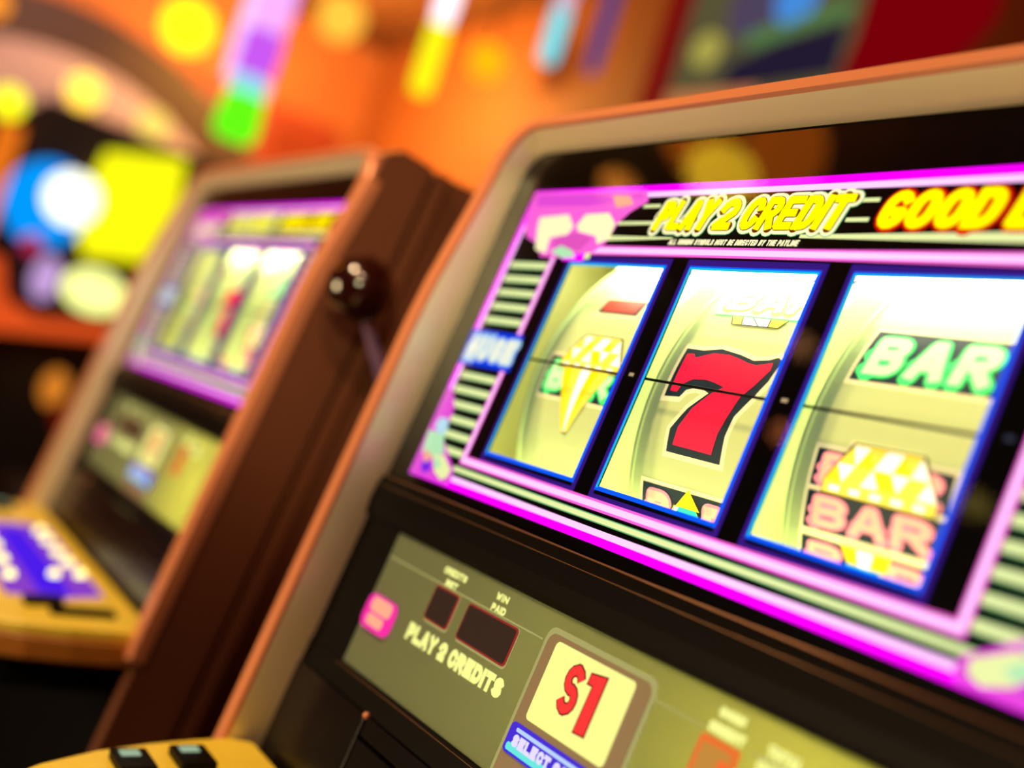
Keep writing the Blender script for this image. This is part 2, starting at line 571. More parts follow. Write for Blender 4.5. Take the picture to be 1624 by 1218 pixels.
def reel(i, parent):
    x0 = 1.25 * i - .075
    x1 = 1.25 * i + .90
    mb = MB()
    n = 96
    prof = [(x0 - .035, -.55), (x0 - .035, .012), (x0 - .012, .012), (x0 - .012, 0), (x1 + .012, 0), (x1 + .012, .012), (x1 + .035, .012), (x1 + .035, -.55)]
    m = len(prof)
    vs = []
    for k in range(n):
        t = 2 * math.pi * k / n * RR
        for (x, l) in prof: vs.append(reel_T(x, t, l))
    fs = []
    for k in range(n):
        k2 = (k + 1) % n
        for j in range(m - 1):
            fs.append((k * m + j, k * m + j + 1, k2 * m + j + 1, k2 * m + j))
    mb.add(vs, fs, STRIP)
    drum = mb.build('reel', parent, label='cream coloured reel drum behind the %s window' % ['left', 'middle', 'right'][i])
    a = Art()
    o = 1.25 * i

    def done(label): a.flush('reel_symbol', drum, reel_T, .04, label)
    if i == 0:
        plate(a, .17, .435, .60, .56)
        a.rect(.205, .455, .565, .545, paint('reel_coral', (225, 70, 60), 0.45, emission=0.4), .005)
        done('small salmon red plate')
        plate(a, .01, -.17, .80, .09)
        bar_word(a, .01, -.17, .26, GRN, LGRN)
        done('green BAR plate')
        facets(a, .14, .02, .76, .25, None)
        cone(a, .20, .70, .03, .41, -.37)
        done('gold and white cut diamond')
    elif i == 1:
        a.poly(grow(SEVEN_OUT, .028), STRIPE_HALO, .0015)
        a.poly(SEVEN_OUT, DARK, .003)
        a.poly(SEVEN_IN, RED, .005)
        done('big red seven with dark outline')
        a.rect(1.27, .505, 2.06, .76, GRN, .0015)
        a.rect(1.27, .515, 2.06, .76, STRIPE_HALO, .003)
        bar_word(a, 1.27, .52, .22, RPALE, RWHT)
        done('pale BAR plate')
        a.poly([(1.43, .503), (1.475, .443), (1.845, .443), (1.885, .503)], RLINE, .006)
        a.poly([(1.44, .503), (1.482, .449), (1.55, .449), (1.52, .503)], RPALE, .007)
        a.poly([(1.53, .503), (1.56, .449), (1.68, .449), (1.60, .503)], RWHT, .007)
        a.poly([(1.61, .503), (1.69, .449), (1.76, .449), (1.74, .503)], RWHT, .007)
        a.poly([(1.75, .503), (1.77, .449), (1.84, .449), (1.875, .503)], RGOLD, .007)
        done('lower edge of a cut diamond')
        plate(a, 1.26, -.78, 2.05, -.52)
        bar_word(a, 1.26, -.78, .26, RPINK, RSALM)
        done('pink BAR plate')
        facets(a, 1.49, -.72, 1.80, -.60, None)
        a.poly([(1.57, -.60), (1.67, -.50), (1.77, -.60)], RGOLD, .012)
        a.poly([(1.54, -.68), (1.60, -.60), (1.74, -.60), (1.80, -.68)], RTEAL, .012)
        done('gold and teal diamond tip')
    else:
        plate(a, 2.51, .205, 3.32, .492)
        bar_word(a, 2.51, .205, .287, GRN, LGRN, .81)
        done('green BAR plate')
        for s0, s1 in ((-.318, -.144), (-.512, -.34), (-.706, -.55)):
            plate(a, 2.51, s0, 3.30, s1)
            bar_word(a, 2.51, s0 - .012, s1 - s0 + .024, RPINK, RSALM)
            done('pink BAR plate')
        a.poly([(2.68, -.16), (2.70, -.088), (3.11, -.088), (3.14, -.15)], STRIPE_HALO, .0065)
        facets(a, 2.60, -.335, 3.245, -.10, None)
        done('gold and white diamond crown')
        a.poly([(2.76, -.545), (3.06, -.545), (3.02, -.66), (2.84, -.66)], RGOLD, .009)
        a.poly([(2.86, -.55), (2.96, -.55), (2.93, -.65), (2.88, -.65)], RWHT, .010)
        a.poly([(2.80, -.62), (3.0, -.62), (2.95, -.68), (2.86, -.68)], RTEAL, .010)
        done('gold and teal diamond point')
    # the drum comes round again with the same kind of plates above and below
    for s0 in (.85, -1.15):
        plate(a, o + .01, s0, o + .80, s0 + .22)
        bar_word(a, o + .01, s0, .22, RPINK, RSALM)
        done('pink BAR plate')
    return drum


# ------------------------------------------------------------------ frame path
def zlip(Y):
    t = min(1, max(0, (Y - .7) / 1.4))
    t = t * t * (3 - 2 * t)
    return .30 - .10 * t


def frame_paths():
    """outer edge, inner edge and wall foot, as lists of (X, Y, Z) running up the left side, over the top and down the right"""
    L = []
    for Y in (-2.6, -2.2, -1.6, -1.0, -.4, .2, .7, 1.0, 1.3, 1.6, 1.85): L.append(((-1.33, Y), (-1.155, Y), (-1.15, Y)))
    for k in range(1, 10):
        a = math.radians(10 * k)
        L.append(((-1.33 + .42 * (1 - math.cos(a)), 1.91 + .42 * math.sin(a)),
                  (-1.155 + .30 * (1 - math.cos(a)), 1.95 + .31 * math.sin(a)),
                  (-1.15 + .22 * (1 - math.cos(a)), 1.93 + .22 * math.sin(a))))
    for X in (-.2, .6, 1.4): L.append(((X, 2.33), (X, 2.26), (X, 2.15)))
    R = [tuple((2 * XC - x, y) for x, y in t) for t in reversed(L)]
    return L + [((XC, 2.33), (XC, 2.26), (XC, 2.15))] + R


def loft(mb, rings, mat):
    m = len(rings[0])
    vs = [p for r in rings for p in r]
    fs = []
    for k in range(len(rings) - 1):
        for j in range(m - 1):
            fs.append((k * m + j, k * m + j + 1, (k + 1) * m + j + 1, (k + 1) * m + j))
    mb.add(vs, fs, mat)


# ------------------------------------------------------------------ the machine
DS = .15   # slope of the button deck
DN = math.hypot(1, DS)


def deck_T(x, s, h):
    """x along the machine, s outwards from the panel, h up from the deck surface"""
    bx, by, bz = F(x, -2.37, .22)
    ox, oz = -1 / DN, -DS / DN      # outward direction in (y, z)
    return (bx, by + S * (s * ox + h * oz * -1 * -1 * 0 - h * DS / DN), bz + S * (s * oz + h / DN))


def make_machine(root, lever=False):
    # side panels, base, back, top
    def side(x0, x1):
        mb = MB()
        top = 2.36

        def line(Z, Y): return F(0, Y, Z)[1], F(0, Y, Z)[2]
        f = [line(.20, -4.2), line(.24, 0.7), line(.20, 1.3), line(.15, 2.0), line(.13, 2.25), line(0, top)]
        fr = [line(.20, -4.2)[0], 0.03]
        back = [line(-.34, top), line(-.34, -4.2)]
        back2 = [(back[1][0], .03), (fr[0], .03)]
        pts = [fr] and [(fr[0], .03)] + f + back + [(back[1][0], .03)]
        mb.prism(pts, x0, x1, wood, T=lambda a, b, c: ((c - XC) * S, a, b))
        # batten behind the groove, then the recessed rear panel
        inn = .03 if x0 > 0 else -.03
        p2 = [line(-.41, -4.2), line(-.41, top), line(-.53, top), line(-.53, -4.2)]
        p2 = [(p2[0][0], .03)] + p2[0:3] + [(p2[3][0], p2[3][1]), (p2[3][0], .03)]
        mb.prism(p2, x0, x1, wood, T=lambda a, b, c: ((c - XC) * S, a, b))
        xa, xb = (x0, x1 - .10) if x0 > 0 else (x0 + .10, x1)
        p3 = [line(-.345, -4.2), line(-.345, top), (.46, line(-.3, top)[1] - .02), (.46, .03)]
        p3 = [(p3[0][0], .03)] + p3
        mb.prism(p3, xa, xb, wood, T=lambda a, b, c: ((c - XC) * S, a, b))
        return mb.build('side_panel', root)
    side(-1.32, -1.17)
    side(4.64, 4.79)
    mb = MB()
    x0, x1 = (-1.17 - XC) * S, (4.64 - XC) * S
    mb.box((x0, .44, .03), (x1, .46, 1.28), wood_dark)
    zt = F(0, 2.30, -.1)
    mb.box((x0, zt[1], zt[2] - .012), (x1, .46, zt[2]), wood)
    mb.box((x0, -.01, .03), (x1, .44, .06), wood_dark)
    mb.build('cabinet_shell', root)
    mb = MB()
    mb.box(((-1.28 - XC) * S, -.02, 0), ((4.75 - XC) * S, .43, .03), black)
    mb.build('plinth', root)
    # lower belly door (below the deck)
    mb = MB()
    pts = [F(0, -2.62, .06)[1:], F(0, -4.2, .1)[1:], (F(0, -4.2, .1)[1], .06), (F(0, -4.2, .1)[1] + .02, .06), F(0, -4.2, -.1)[1:], F(0, -2.62, -.1)[1:]]
    mb.prism(pts, x0 + .002, x1 - .002, black, T=lambda a, b, c: (c, a, b))
    mb.build('belly_door', root, bevel=.002)
    # lit frame: copper lip and chrome inner wall
    P = frame_paths()
    lip = MB()
    rings = []
    for (o, i, w) in P:
        Z = zlip(o[1])
        oi = (.12 * i[0] + .88 * o[0], .12 * i[1] + .88 * o[1])
        rings.append([F(o[0], o[1], Z - .14), F(o[0], o[1], Z - .02), F(oi[0], oi[1], Z), F(i[0], i[1], Z), F(i[0] * .9 + w[0] * .1, i[1] * .9 + w[1] * .1, Z - .03), F(o[0] * .3 + i[0] * .7, o[1] * .3 + i[1] * .7, Z - .14)])
    loft(lip, rings, bronze)
    lip.build('frame_lip', root, label='copper coloured front edge of the frame')
    wal = MB()
    rings = []
    for (o, i, w) in P:
        Z = zlip(o[1])
        rings.append([F(i[0] * (1 - q) + w[0] * q, i[1] * (1 - q) + w[1] * q, (Z - .012) * (1 - q) - .01 * q) for q in (0, .33, .66, 1)] + [F(w[0] * 1 + 0, w[1], -.03)])
    loft(wal, rings, chrome)
    wal.build('chrome_bezel', root, smooth=True, label='polished chrome inner wall of the frame')
    # face plate with the three window openings
    mb = MB()
    ox = [0, 1.234, 2.469]
    zb, zf = -.012, 0
    def fb(xa, ya, xb, yb, mat=gloss): mb.box((xa, ya, zb), (xb, yb, zf), mat, T=F)
    fb(-1.16, 1.312, 4.63, 2.17)
    fb(-1.16, -.36, 4.63, 0)
    fb(-1.16, 0, 0, 1.312)
    fb(1, 0, 1.234, 1.312)
    fb(2.234, 0, 2.469, 1.312)
    fb(3.469, 0, 4.63, 1.312)
    face = mb.build('face_plate', root, label='glossy black face plate with three reel windows')
    # printed, backlit artwork on the face plate
    a = Art()
    xl, xr, yb_, yt = -.85, 4.32, -.29, 1.85
    a.frame(xl, yb_, xr, yt, .045, MAG, .004)
    a.frame(xl + .045, yb_ + .045, xr - .045, yt - .045, .035, PINK, .004)
    a.rect(xl, yb_, xl + .045, yt, MAG, .0045)
    a.frame(-.265, -.122, 3.735, 1.44, .062, PINK2, .004)
    a.frame(-.25, -.108, 3.72, 1.426, .034, PINK, .005)
    # cream lines under and over
    a.rect(-.31, -.181, 3.85, -.141, CREAMG, .0035)
    a.rect(-.31, -.175, 3.85, -.147, CREAM, .004)
    a.poly([(1.99, 1.50), (4.0, 1.475), (4.0, 1.54), (1.99, 1.52)], CREAM, .004)
    a.poly([(.249, 1.475), (.937, 1.49), (.96, 1.50), (.249, 1.51)], CREAM, .004)
    for xa, xb, ya in ((2.30, 2.43, 1.705), (2.26, 2.41, 1.60), (.33, .70, 1.595), (.53, .70, 1.708)):
        a.rect(xa, ya - .011, xb, ya + .011, CREAM, .0035)
    for k in range(16):
        y = 1.285 - .1035 * k
        if .50 < y < .79 or y < -.13: continue
        for xa, xb in ((-.745, -.27), (3.74, 4.215)):
            a.rect(xa, y - .028, xb, y + .026, CREAMG, .003)
            a.rect(xa, y - .020, xb, y + .021, CREAM, .0035)
    # window surrounds
    for w0 in ox:
        a.frame(w0 - .045, -.075, w0 + 1.045, 1.365, .04, PURPLE, .003)
        a.frame(w0 - .012, -.014, w0 + 1.012, 1.326, .014, BLUE, .004)
        a.rect(w0 - .006, 0, w0 + .012, 1.312, CYAN, .0052)
        a.rect(w0, 1.300, w0 + 1, 1.316, CYAN, .0052)
        a.rect(w0, -.004, w0 + 1, .010, BLUE, .005)
        a.rect(w0 + .988, 0, w0 + 1.004, 1.312, BLUE, .005)
    for x in (1.117, 2.351):
        a.rect(x - .022, .645, x + .022, .665, TAN, .004)
    a.rect(3.58, .645, 3.62, .665, emit('dim_dash', (60, 62, 80)), .004)
    art = a.mesh('glass_artwork', face, F, label='pink, magenta and cream neon style line artwork')
    # jewels in the corners
    a = Art()
    TLp = [(-.852, 1.841), (.50, 1.815), (.56, 1.74), (.42, 1.67), (.34, 1.60), (.30, 1.46), (.22, 1.40), (.034, 1.35), (-.40, 1.352), (-.50, 1.44), (-.70, 1.50), (-.80, 1.60)]
    for corner in ('upper left', 'lower left', 'lower right'):
        a = Art()
        mir = corner == 'lower right'
        up = corner == 'upper left'
        fx = (lambda x: x) if not mir else (lambda x: 2 * XC - x)
        def pl(pts, m, l): a.poly([(fx(x), y) for x, y in pts], m, l)
        if up:
            pl(TLp, PINK2, .0065)
            pl([(-.80, 1.82), (.45, 1.80), (.50, 1.76), (-.1, 1.72), (-.75, 1.73)], emit('orchid_print', (240, 80, 225)), .0075)
            pl([(.15, 1.79), (.35, 1.78), (.42, 1.72), (.25, 1.70)], SALM, .0085)
        if up: pl([(-.63, 1.644), (-.273, 1.663), (-.148, 1.571), (-.181, 1.514), (-.376, 1.491), (-.347, 1.376), (-.5, 1.40), (-.60, 1.561)], HALO, .0085)
        if up: pl([(-.119, 1.582), (-.066, 1.66), (.195, 1.667), (.317, 1.59), (.324, 1.483), (.21, 1.45), (.154, 1.504), (-.068, 1.537)], HALO, .0085)
        if up: pl([(-.33, 1.50), (-.08, 1.53), (.13, 1.49), (.05, 1.40), (-.30, 1.42)], emit('rose_print', (240, 90, 200)), .0078)
        if up: pl([(-.298, 1.389), (-.198, 1.435), (-.043, 1.403), (.034, 1.35), (-.121, 1.345)], MINT, .0095)
        if up: pl([(-.16, 1.365), (.12, 1.38), (.14, 1.33), (-.1, 1.33)], MAG, .009)
        if up: pl([(.13, 1.385), (.19, 1.39), (.20, 1.345), (.14, 1.34)], CREAM, .0095)
        # lower corner
        if not up:
            pl([(-.85, .35), (-.75, .33), (-.63, .22), (-.60, .0), (-.45, -.08), (-.28, -.18), (-.27, -.245), (-.30, -.28), (-.85, -.285)], emit('orchid_print', (240, 80, 225)), .0065)
            pl([(-.76, .13), (-.66, .14), (-.60, .096), (-.60, .029), (-.70, .02), (-.78, .07)], emit('ice_print', (190, 235, 250)), .0085)
            pl([(-.835, .03), (-.60, .03), (-.56, -.03), (-.50, -.09), (-.63, -.14), (-.80, -.13)], MINT, .008)
            pl([(-.63, -.13), (-.49, -.10), (-.32, -.18), (-.33, -.235), (-.40, -.262), (-.52, -.225)], CREAM, .0088)
            pl([(-.60, -.15), (-.52, -.13), (-.46, -.18), (-.53, -.21)], MINT, .0094)
            pl([(-.74, -.20), (-.64, -.17), (-.57, -.22), (-.67, -.262)], VIO, .0088)
            pl([(-.80, -.10), (-.62, -.13), (-.70, -.20)], SALM, .0082)
        a.mesh('jewel_artwork', face, F, label='pink, cream and mint jewel picture, %s corner' % corner)
    # HUGE plates
    for x in (-.50, 4.08):
        a = Art()
        a.poly([(x - .35, .53), (x + .35, .53), (x + .34, .79), (x - .36, .79)], PBLUE, .0068)
        letters(a, 'HUGE', x - .31, .575, .17, .15, .012, .030, [(.014, emit('pale_blue_print', (170, 215, 255))), (-.002, WHT)], lay=.008, fit=.62, shear=.12)
        a.mesh('name_plate', face, F, label='blue plate reading HUGE in white')
    # headline lettering
    a = Art()
    mats = [(.032, CREAMG), (.028, HALO), (.0065, YBRN), (.001, YEL)]
    letters(a, 'PLAY', .715, 1.543, .19, .14, .010, .0255, mats, shear=.28, lay=.006, fit=.50, q=1.15)
    letters(a, '2', 1.26, 1.543, .19, .155, .0, .0255, mats, shear=.28, lay=.006, q=1.15)
    letters(a, 'CREDIT', 1.475, 1.543, .192, .15, .010, .0255, mats, shear=.28, lay=.006, fit=.76, q=1.2)
    a.mesh('lettering', face, F, label='yellow PLAY 2 CREDIT lettering with cream outline')
    a = Art()
    mats = [(.022, emit('deep_red_print', (215, 15, 0))), (.010, YRED), (.002, emit('amber_print', (255, 190, 0))), (-.004, YEL)]
    letters(a, 'GOOD LUCK', 2.445, 1.545, .20, .18, .003, .033, mats, shear=.28, lay=.006, fit=1.42, space=.3, q=1.3)
    a.mesh('lettering', face, F, label='yellow GOOD LUCK lettering with red outline')
    a = Art()
    letters(a, 'ALL WINNING SYMBOLS MUST BE DIRECTED BY THE PAYLINE', .935, 1.454, .033, .02, .0035, .0036, [(.001, HALO)], shear=.28, lay=.006, fit=1.065, space=.5)
    a.mesh('small_lettering', face, F, label='one line of tiny cream lettering')
    # payline wire, seen across the windows
    for w0 in (0, 1.234, 2.469):
        mb = MB()
        mb.tube([(w0 - .01, .652, -.02), (w0 + 1.0, .652, -.02)], .008 * S, INK, 8, T=F)
        mb.build('payline', face, label='thin black payline across a window')
    # reel compartment
    for i in range(3): reel(i, root)
    LT = emit('reel_lamp_white', (255, 250, 205), 13)
    mb = MB()
    mb.box((-.15, 1.50, -.62), (3.62, 1.56, -.12), LT, T=F)
    mb.build('reel_lamp', root, label='white lamp above the reels')
    mb = MB()
    mb.box((-.15, -.30, -.50), (3.62, -.27, -.16), emit('reel_lamp_yellow', (255, 248, 165), 8), T=F)
    mb.build('reel_lamp', root, label='yellowish lamp below the reels')
    for k in range(3):
        mb = MB()
        mb.box((1.25 * k - .150, -.1, -.42), (1.25 * k - .120, 1.25, -.40), emit('gap_fill_cream', (255, 255, 190), 4), T=F)  # glow strip added to brighten the gap beside each reel
        for Y in (.50, .31, .86):
            mb.ball(F(1.25 * k - .135, Y, -.36), .030 * S, emit('painted_white_glint', (255, 255, 235), 4), 12, (.6, .8, 1.5))  # reflected glints, painted as small glowing balls
        mb.build('added_gap_glow', root, label='added vertical glow strip with painted glints beside a reel')
    mb = MB()
    HOUS = paint('reel_housing', (240, 240, 170), 0.5)
    mb.box((-.6, 1.58, -2.9), (4.0, 1.62, -.04), HOUS, T=F)
    mb.box((-.6, -.36, -2.9), (4.0, -.32, -.04), HOUS, T=F)
    mb.box((-.62, -.36, -2.9), (-.58, 1.62, -.04), HOUS, T=F)
    mb.box((3.66, -.36, -2.9), (3.70, 1.62, -.04), black, T=F)
    for k in range(3):
        mb.box((1.25 * k - .16, -.32, -2.4), (1.25 * k - .135, 1.58, -.44), HOUS, T=F)
    mb.build('reel_housing', root)
    mb = MB()
    mb.box((-1.10, -.34, .020), (4.57, 2.12, .030), glass, T=F)
    mb.build('glass_pane', root, label='clear glass pane over the artwork and reels')
    # black rounded bar with two fine copper lines
    mb = MB()
    prof = [(-.36, -.03), (-.36, .02), (-.375, .035), (-.44, .050), (-.55, .055), (-.64, .045), (-.675, .02), (-.68, -.03)]
    n = len(prof)
    vs = [F(-1.14, y, z) for y, z in prof] + [F(4.61, y, z) for y, z in prof]
    mb.add(vs, [(k, k + 1, n + k + 1, n + k) for k in range(n - 1)] + [tuple(range(n)), tuple(n + k for k in range(n))], black)
    mb.build('ledge_bar', root, smooth=False, bevel=.0008)
    mb = MB()
    mb.tube([(-1.10, -.368, .034), (4.57, -.368, .034)], .0055 * S, antique, 8, T=F)
    mb.tube([(-1.10, -.437, .050), (4.57, -.437, .050)], .0022 * S, antique, 8, T=F)
    mb.build('trim_line', root, smooth=True, label='two fine copper lines along the black bar')
    # lower backlit panel
    mb = MB()
    mb.box((-.62, -1.575, -.012), (4.09, -.665, 0), translucent('olive_acrylic', (170, 184, 160)), T=F)
    panel = mb.build('credit_panel', root, label='olive translucent panel reading PLAY 2 CREDITS')
    mb = MB()
    mb.box((-1.15, -1.62, -.03), (-.62, -.665, .012), black, T=F)
    mb.box((4.09, -1.62, -.03), (4.62, -.665, .012), black, T=F)
    mb.box((-1.15, -1.74, -.03), (4.62, -1.575, .020), black, T=F)
    mb.build('panel_surround', root, bevel=.0006)
    mb = MB()
    mb.tube([(-.66, -1.60, .020), (4.12, -1.60, .020)], .002 * S, antique, 8, T=F)
    mb.build('trim_line', root)
    mb = MB()
    mb.box((3.0, -1.40, -.75), (3.9, -.95, -.72), emit('panel_backlight_yellow', (255, 205, 80), 24), T=F)
    mb.build('panel_lamp', root, label='warm lamp behind the right side of the panel')
    mb = MB()
    mb.box((1.0, -1.0, -.55), (1.5, -.93, -.53), emit('panel_backlight', (255, 222, 150), 13), T=F)
    mb.build('panel_lamp', root, label='small lamp behind the middle of the panel')
    mb = MB()
    mb.box((-.70, -1.66, -1.0), (4.17, -1.62, -.03), HOUS, T=F)
    mb.box((-.70, -.50, -1.0), (4.17, -.46, -.03), HOUS, T=F)
    mb.box((-.70, -1.66, -1.04), (4.17, -.46, -1.0), HOUS, T=F)
    mb.box((-.74, -1.66, -1.04), (-.70, -.46, -.03), wood_dark, T=F)
    mb.box((4.17, -1.66, -1.04), (4.21, -.46, -.03), HOUS, T=F)
    mb.build('panel_housing', root)
    # panel print
    OLV = emit('pale_olive_print', (255, 255, 150))
    EDG = emit('etched_line', (172, 165, 100))
    for xa, xb in ((-.60, 1.33), (2.31, 2.67), (2.98, 4.05)):
        a = Art()
        a.rect(xa, -.848, xb, -.838, EDG, .002)
        a.mesh('etched_line', panel, F)
    for txt, x, y, h, w, g, hw, ex, fit, lb in (
            ('PLAY 2 CREDITS', .0, -1.235, .105, .08, .006, .0165, .002, 1.175, 'pale yellow PLAY 2 CREDITS'),
            ('CREDITS', .115, -.775, .042, .03, .003, .006, .001, .285, None), ('BET', .19, -.838, .038, .03, .003, .006, .001, .145, None),
            ('WIN', .765, -.772, .042, .03, .003, .006, .001, .13, None), ('PAID', .757, -.838, .042, .03, .003, .006, .001, .155, None),
            ('COIN', 2.725, -.772, .042, .03, .003, .0075, .0029, .165, None), ('CREDIT', 2.695, -.846, .046, .03, .003, .0075, .0029, .232, None),
            ('TOTAL', 3.06, -.83, .05, .03, .003, .0075, .0029, .20, None), ('COINS', 3.03, -.90, .05, .03, .003, .0075, .0029, .24, None)):
        a = Art()
        letters(a, txt, x, y, h, w, g, hw, [(ex, OLV)], lay=.003, fit=fit, space=.3)
        a.mesh('panel_lettering', panel, F, label=lb)
    dark_disp = paint('display_window', (52, 44, 48), 0.25)
    REDB = emit('red_bezel', (150, 48, 40))
    for (xa, ya, xb, yb) in ((.13, -1.06, .405, -.865), (.555, -1.065, 1.10, -.868)):
        mb = MB()
        def rr(x0, y0, x1, y1, r, n=5):
            return arc(x1 - r, y1 - r, r, r, 90, 0, n) + arc(x1 - r, y0 + r, r, r, 0, -90, n) + arc(x0 + r, y0 + r, r, r, -90, -180, n) + arc(x0 + r, y1 - r, r, r, 180, 90, n)
        mb.prism(rr(xa - .016, ya - .026, xb + .016, yb + .014, .03), .001, .004, EDG, T=F)
        mb.prism(rr(xa - .012, ya - .012, xb + .012, yb + .012, .03), .004, .012, REDB, T=F)
        mb.prism(rr(xa, ya, xb, yb, .02), .012, .0145, dark_disp, T=F)
        mb.build('display', panel, label='dark rectangular credit display with red edge')
    mb = MB()
    mb.prism(rr(2.68, -1.16, 2.93, -.862, .02), .001, .012, emit('orange_bezel', (240, 115, 50)), T=F)
    mb.prism(rr(2.71, -1.13, 2.90, -.892, .02), .012, .0145, emit('amber_display', (200, 140, 62)), T=F)
    mb.prism(rr(2.84, -1.12, 2.90, -.93, .02), .0145, .016, emit('orange_glow', (255, 110, 50)), T=F)
    mb.build('display', panel, label='small amber display with orange edge')
    mb = MB()
    mb.prism(rr(-.585, -1.315, -.20, -1.093, .07), .001, .03, emit('pink_button', (255, 50, 165)), T=F)
    a2 = rr(-.51, -1.20, -.225, -1.105, .04)
    mb.prism(a2, .03, .034, emit('pink_button_glow', (255, 175, 140)), T=F)
    mb.prism(rr(-.50, -1.285, -.27, -1.215, .03), .03, .034, emit('pink_button_glow', (255, 175, 140)), T=F)
    mb.build('button', panel, label='pink lit square button')
    # card surround and $1 card
    mb = MB()
    mb.prism(rr(1.355, -1.75, 2.315, -.755, .07), .001, .006, EDG, T=F)
    mb.prism(rr(1.385, -1.74, 2.285, -.785, .06), .006, .010, paint('card_surround', (116, 100, 72), 0.5, emission=.45), T=F)
    mb.prism(rr(1.475, -1.235, 2.172, -.812, .03), .010, .014, emit('card_yellow', (255, 255, 148)), T=F)
    mb.build('denomination_card', panel, label='yellow card reading $1 in red')
    a = Art()
    dol = [arc(1.737, -.945, .05, .05, 25, 265, 9) + arc(1.737, -1.042, .05, .05, 85, -155, 9)]
    for ex, mt, ly in ((.032, emit('dark_red_outline', (120, 20, 20)), .016), (.024, emit('card_red', (255, 60, 55)), .018)):
        for st in dol: a.stroke(st, ex, mt, ly, cap=.012)
        a.rect(1.737 - ex * .55, -.90, 1.737 + ex * .55, -.868 + (ex - .024), mt, ly)
        a.rect(1.737 - ex * .55, -1.118 - (ex - .024), 1.737 + ex * .55, -1.08, mt, ly)
        e = ex - .024
        a.poly(grow([(1.84, -.925), (1.885, -.925), (1.878, -1.16), (1.966, -1.155), (1.967, -.862), (1.842, -.878)], e + .0001), mt, ly)
    a.mesh('card_lettering', panel, F, label='red $1 with dark outline')
    mb = MB()
    mb.prism(rr(1.40, -1.43, 2.28, -1.272, .03), .010, .020, emit('indigo_button', (75, 50, 215)), T=F)
    mb.prism(rr(1.425, -1.415, 2.26, -1.375, .015), .020, .022, emit('aqua_button_edge', (110, 235, 225)), T=F)
    mb.prism(rr(1.46, -1.312, 2.22, -1.292, .008), .020, .022, emit('pale_blue_line', (190, 215, 250)), T=F)
    mb.build('select_button', panel, label='blue lit button reading SELECT GAME')
    a = Art()
    letters(a, 'SELECT GAME', 1.465, -1.385, .062, .05, .004, .010, [(.001, emit('lilac_print', (235, 225, 255)))], lay=.024, fit=.62, space=.4)
    a.mesh('button_lettering', panel, F)
    # lower black doors with seams
    mb = MB()
    mb.box((-1.15, -2.62, -.03), (-.005, -1.745, .03), door_black, T=F)
    mb.build('lower_door', root, bevel=.0003)
    mb = MB()
    mb.box((.03, -1.86, -.03), (4.62, -1.745, .03), door_black, T=F)
    mb.build('door_rail', root, bevel=.0003)
    mb = MB()
    mb.box((.035, -2.62, -.03), (4.62, -1.885, .036), door_black, T=F)
    mb.build('lower_door', root, bevel=.0003)
    mb = MB()
    mb.box((-.01, -2.62, -.04), (.04, -1.74, -.02), INK, T=F)
    mb.build('door_seam', root)
    mb = MB()
    mb.ball(F(.012, -1.745, .03), .022 * S, bronze, 12)
    mb.build('hinge_pin', root, smooth=True)
    # button deck
    mb = MB()
    def outline(m, dpt=1.95):
        xa, xb = -1.16 + m, 4.66 - m
        s0, s1 = -.10 + m, dpt - m
        pts = [(xa + .10, s0)]
        pts += [(xa, s0 + .14), (xa + .03, s0 + .4), (xa + .09, s0 + .7), (xa + .20, s0 + 1.05), (xa + .40, s0 + 1.42), (xa + .75, s1 - .22), (xa + 1.25, s1)]
        pts += [(xb - 1.25, s1), (xb - .75, s1 - .22), (xb - .40, s0 + 1.42), (xb - .20, s0 + 1.05), (xb - .09, s0 + .7), (xb - .03, s0 + .4), (xb, s0 + .14), (xb - .10, s0)]
        return pts
    mb.prism(outline(0), -.10, 0, gold, T=deck_T)
    deck = mb.build('button_deck', root, bevel=.002, label='glossy golden yellow button deck')
    mb = MB()
    mb.prism(outline(-.035), -.30, -.10, paint('dark_gold_skirt', (176, 108, 34), .45), T=deck_T)
    mb.prism(outline(.06), -.55, -.30, black, T=deck_T)
    mb.build('deck_skirt', root, bevel=.002)
    mb = MB()
    mb.prism([(.35, .10), (3.50, .10), (3.62, .50), (3.50, .95), (.35, .95), (.22, .5)], 0, .012, emit('violet_panel', (150, 70, 215), .85), T=deck_T)
    mb.prism([(.6, .38), (3.55, .38), (3.45, .66), (.6, .66)], .012, .018, emit('indigo_panel', (78, 28, 235)), T=deck_T)
    mb.build('deck_inlay', deck, label='violet lit inlay of the deck')
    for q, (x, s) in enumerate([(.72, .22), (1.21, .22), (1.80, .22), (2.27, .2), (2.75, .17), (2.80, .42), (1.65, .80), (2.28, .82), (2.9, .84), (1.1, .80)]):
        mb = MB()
        mb.ball(deck_T(x, s, .03), .055 * S, emit('deck_dot_yellow', (255, 240, 140), 2.5), 12)  # small emissive yellow ball set on the inlay
        mb.build('deck_dot', deck)
    for (x, s) in ((-.72, .80), (-.77, .42)):
        mb = MB()
        mb.prism([(x - .10, s - .11), (x + .22, s - .11), (x + .22, s + .11), (x - .10, s + .11)], 0, .06, black, T=deck_T)
        mb.prism([(x - .05, s - .05), (x + .04, s - .05), (x + .04, s + .07), (x - .05, s + .07)], .06, .07, emit('painted_button_glint', (175, 200, 165), .8 if s > .6 else .12), T=deck_T)  # reflection on the black button, painted as a glowing mint patch
        mb.build('deck_button', deck, bevel=.001)
    mb = MB()
    mb.prism([(4.12, .15), (4.28, .15), (4.20, .68), (4.05, .68)], 0, .05, black, T=deck_T)
    mb.build('coin_tray', deck, bevel=.001)
    mb = MB()
    mb.prism([(3.70, .52), (3.90, .52), (3.92, .85), (3.72, .85)], 0, .06, black, T=deck_T)
    mb.build('coin_tray', deck, bevel=.001)
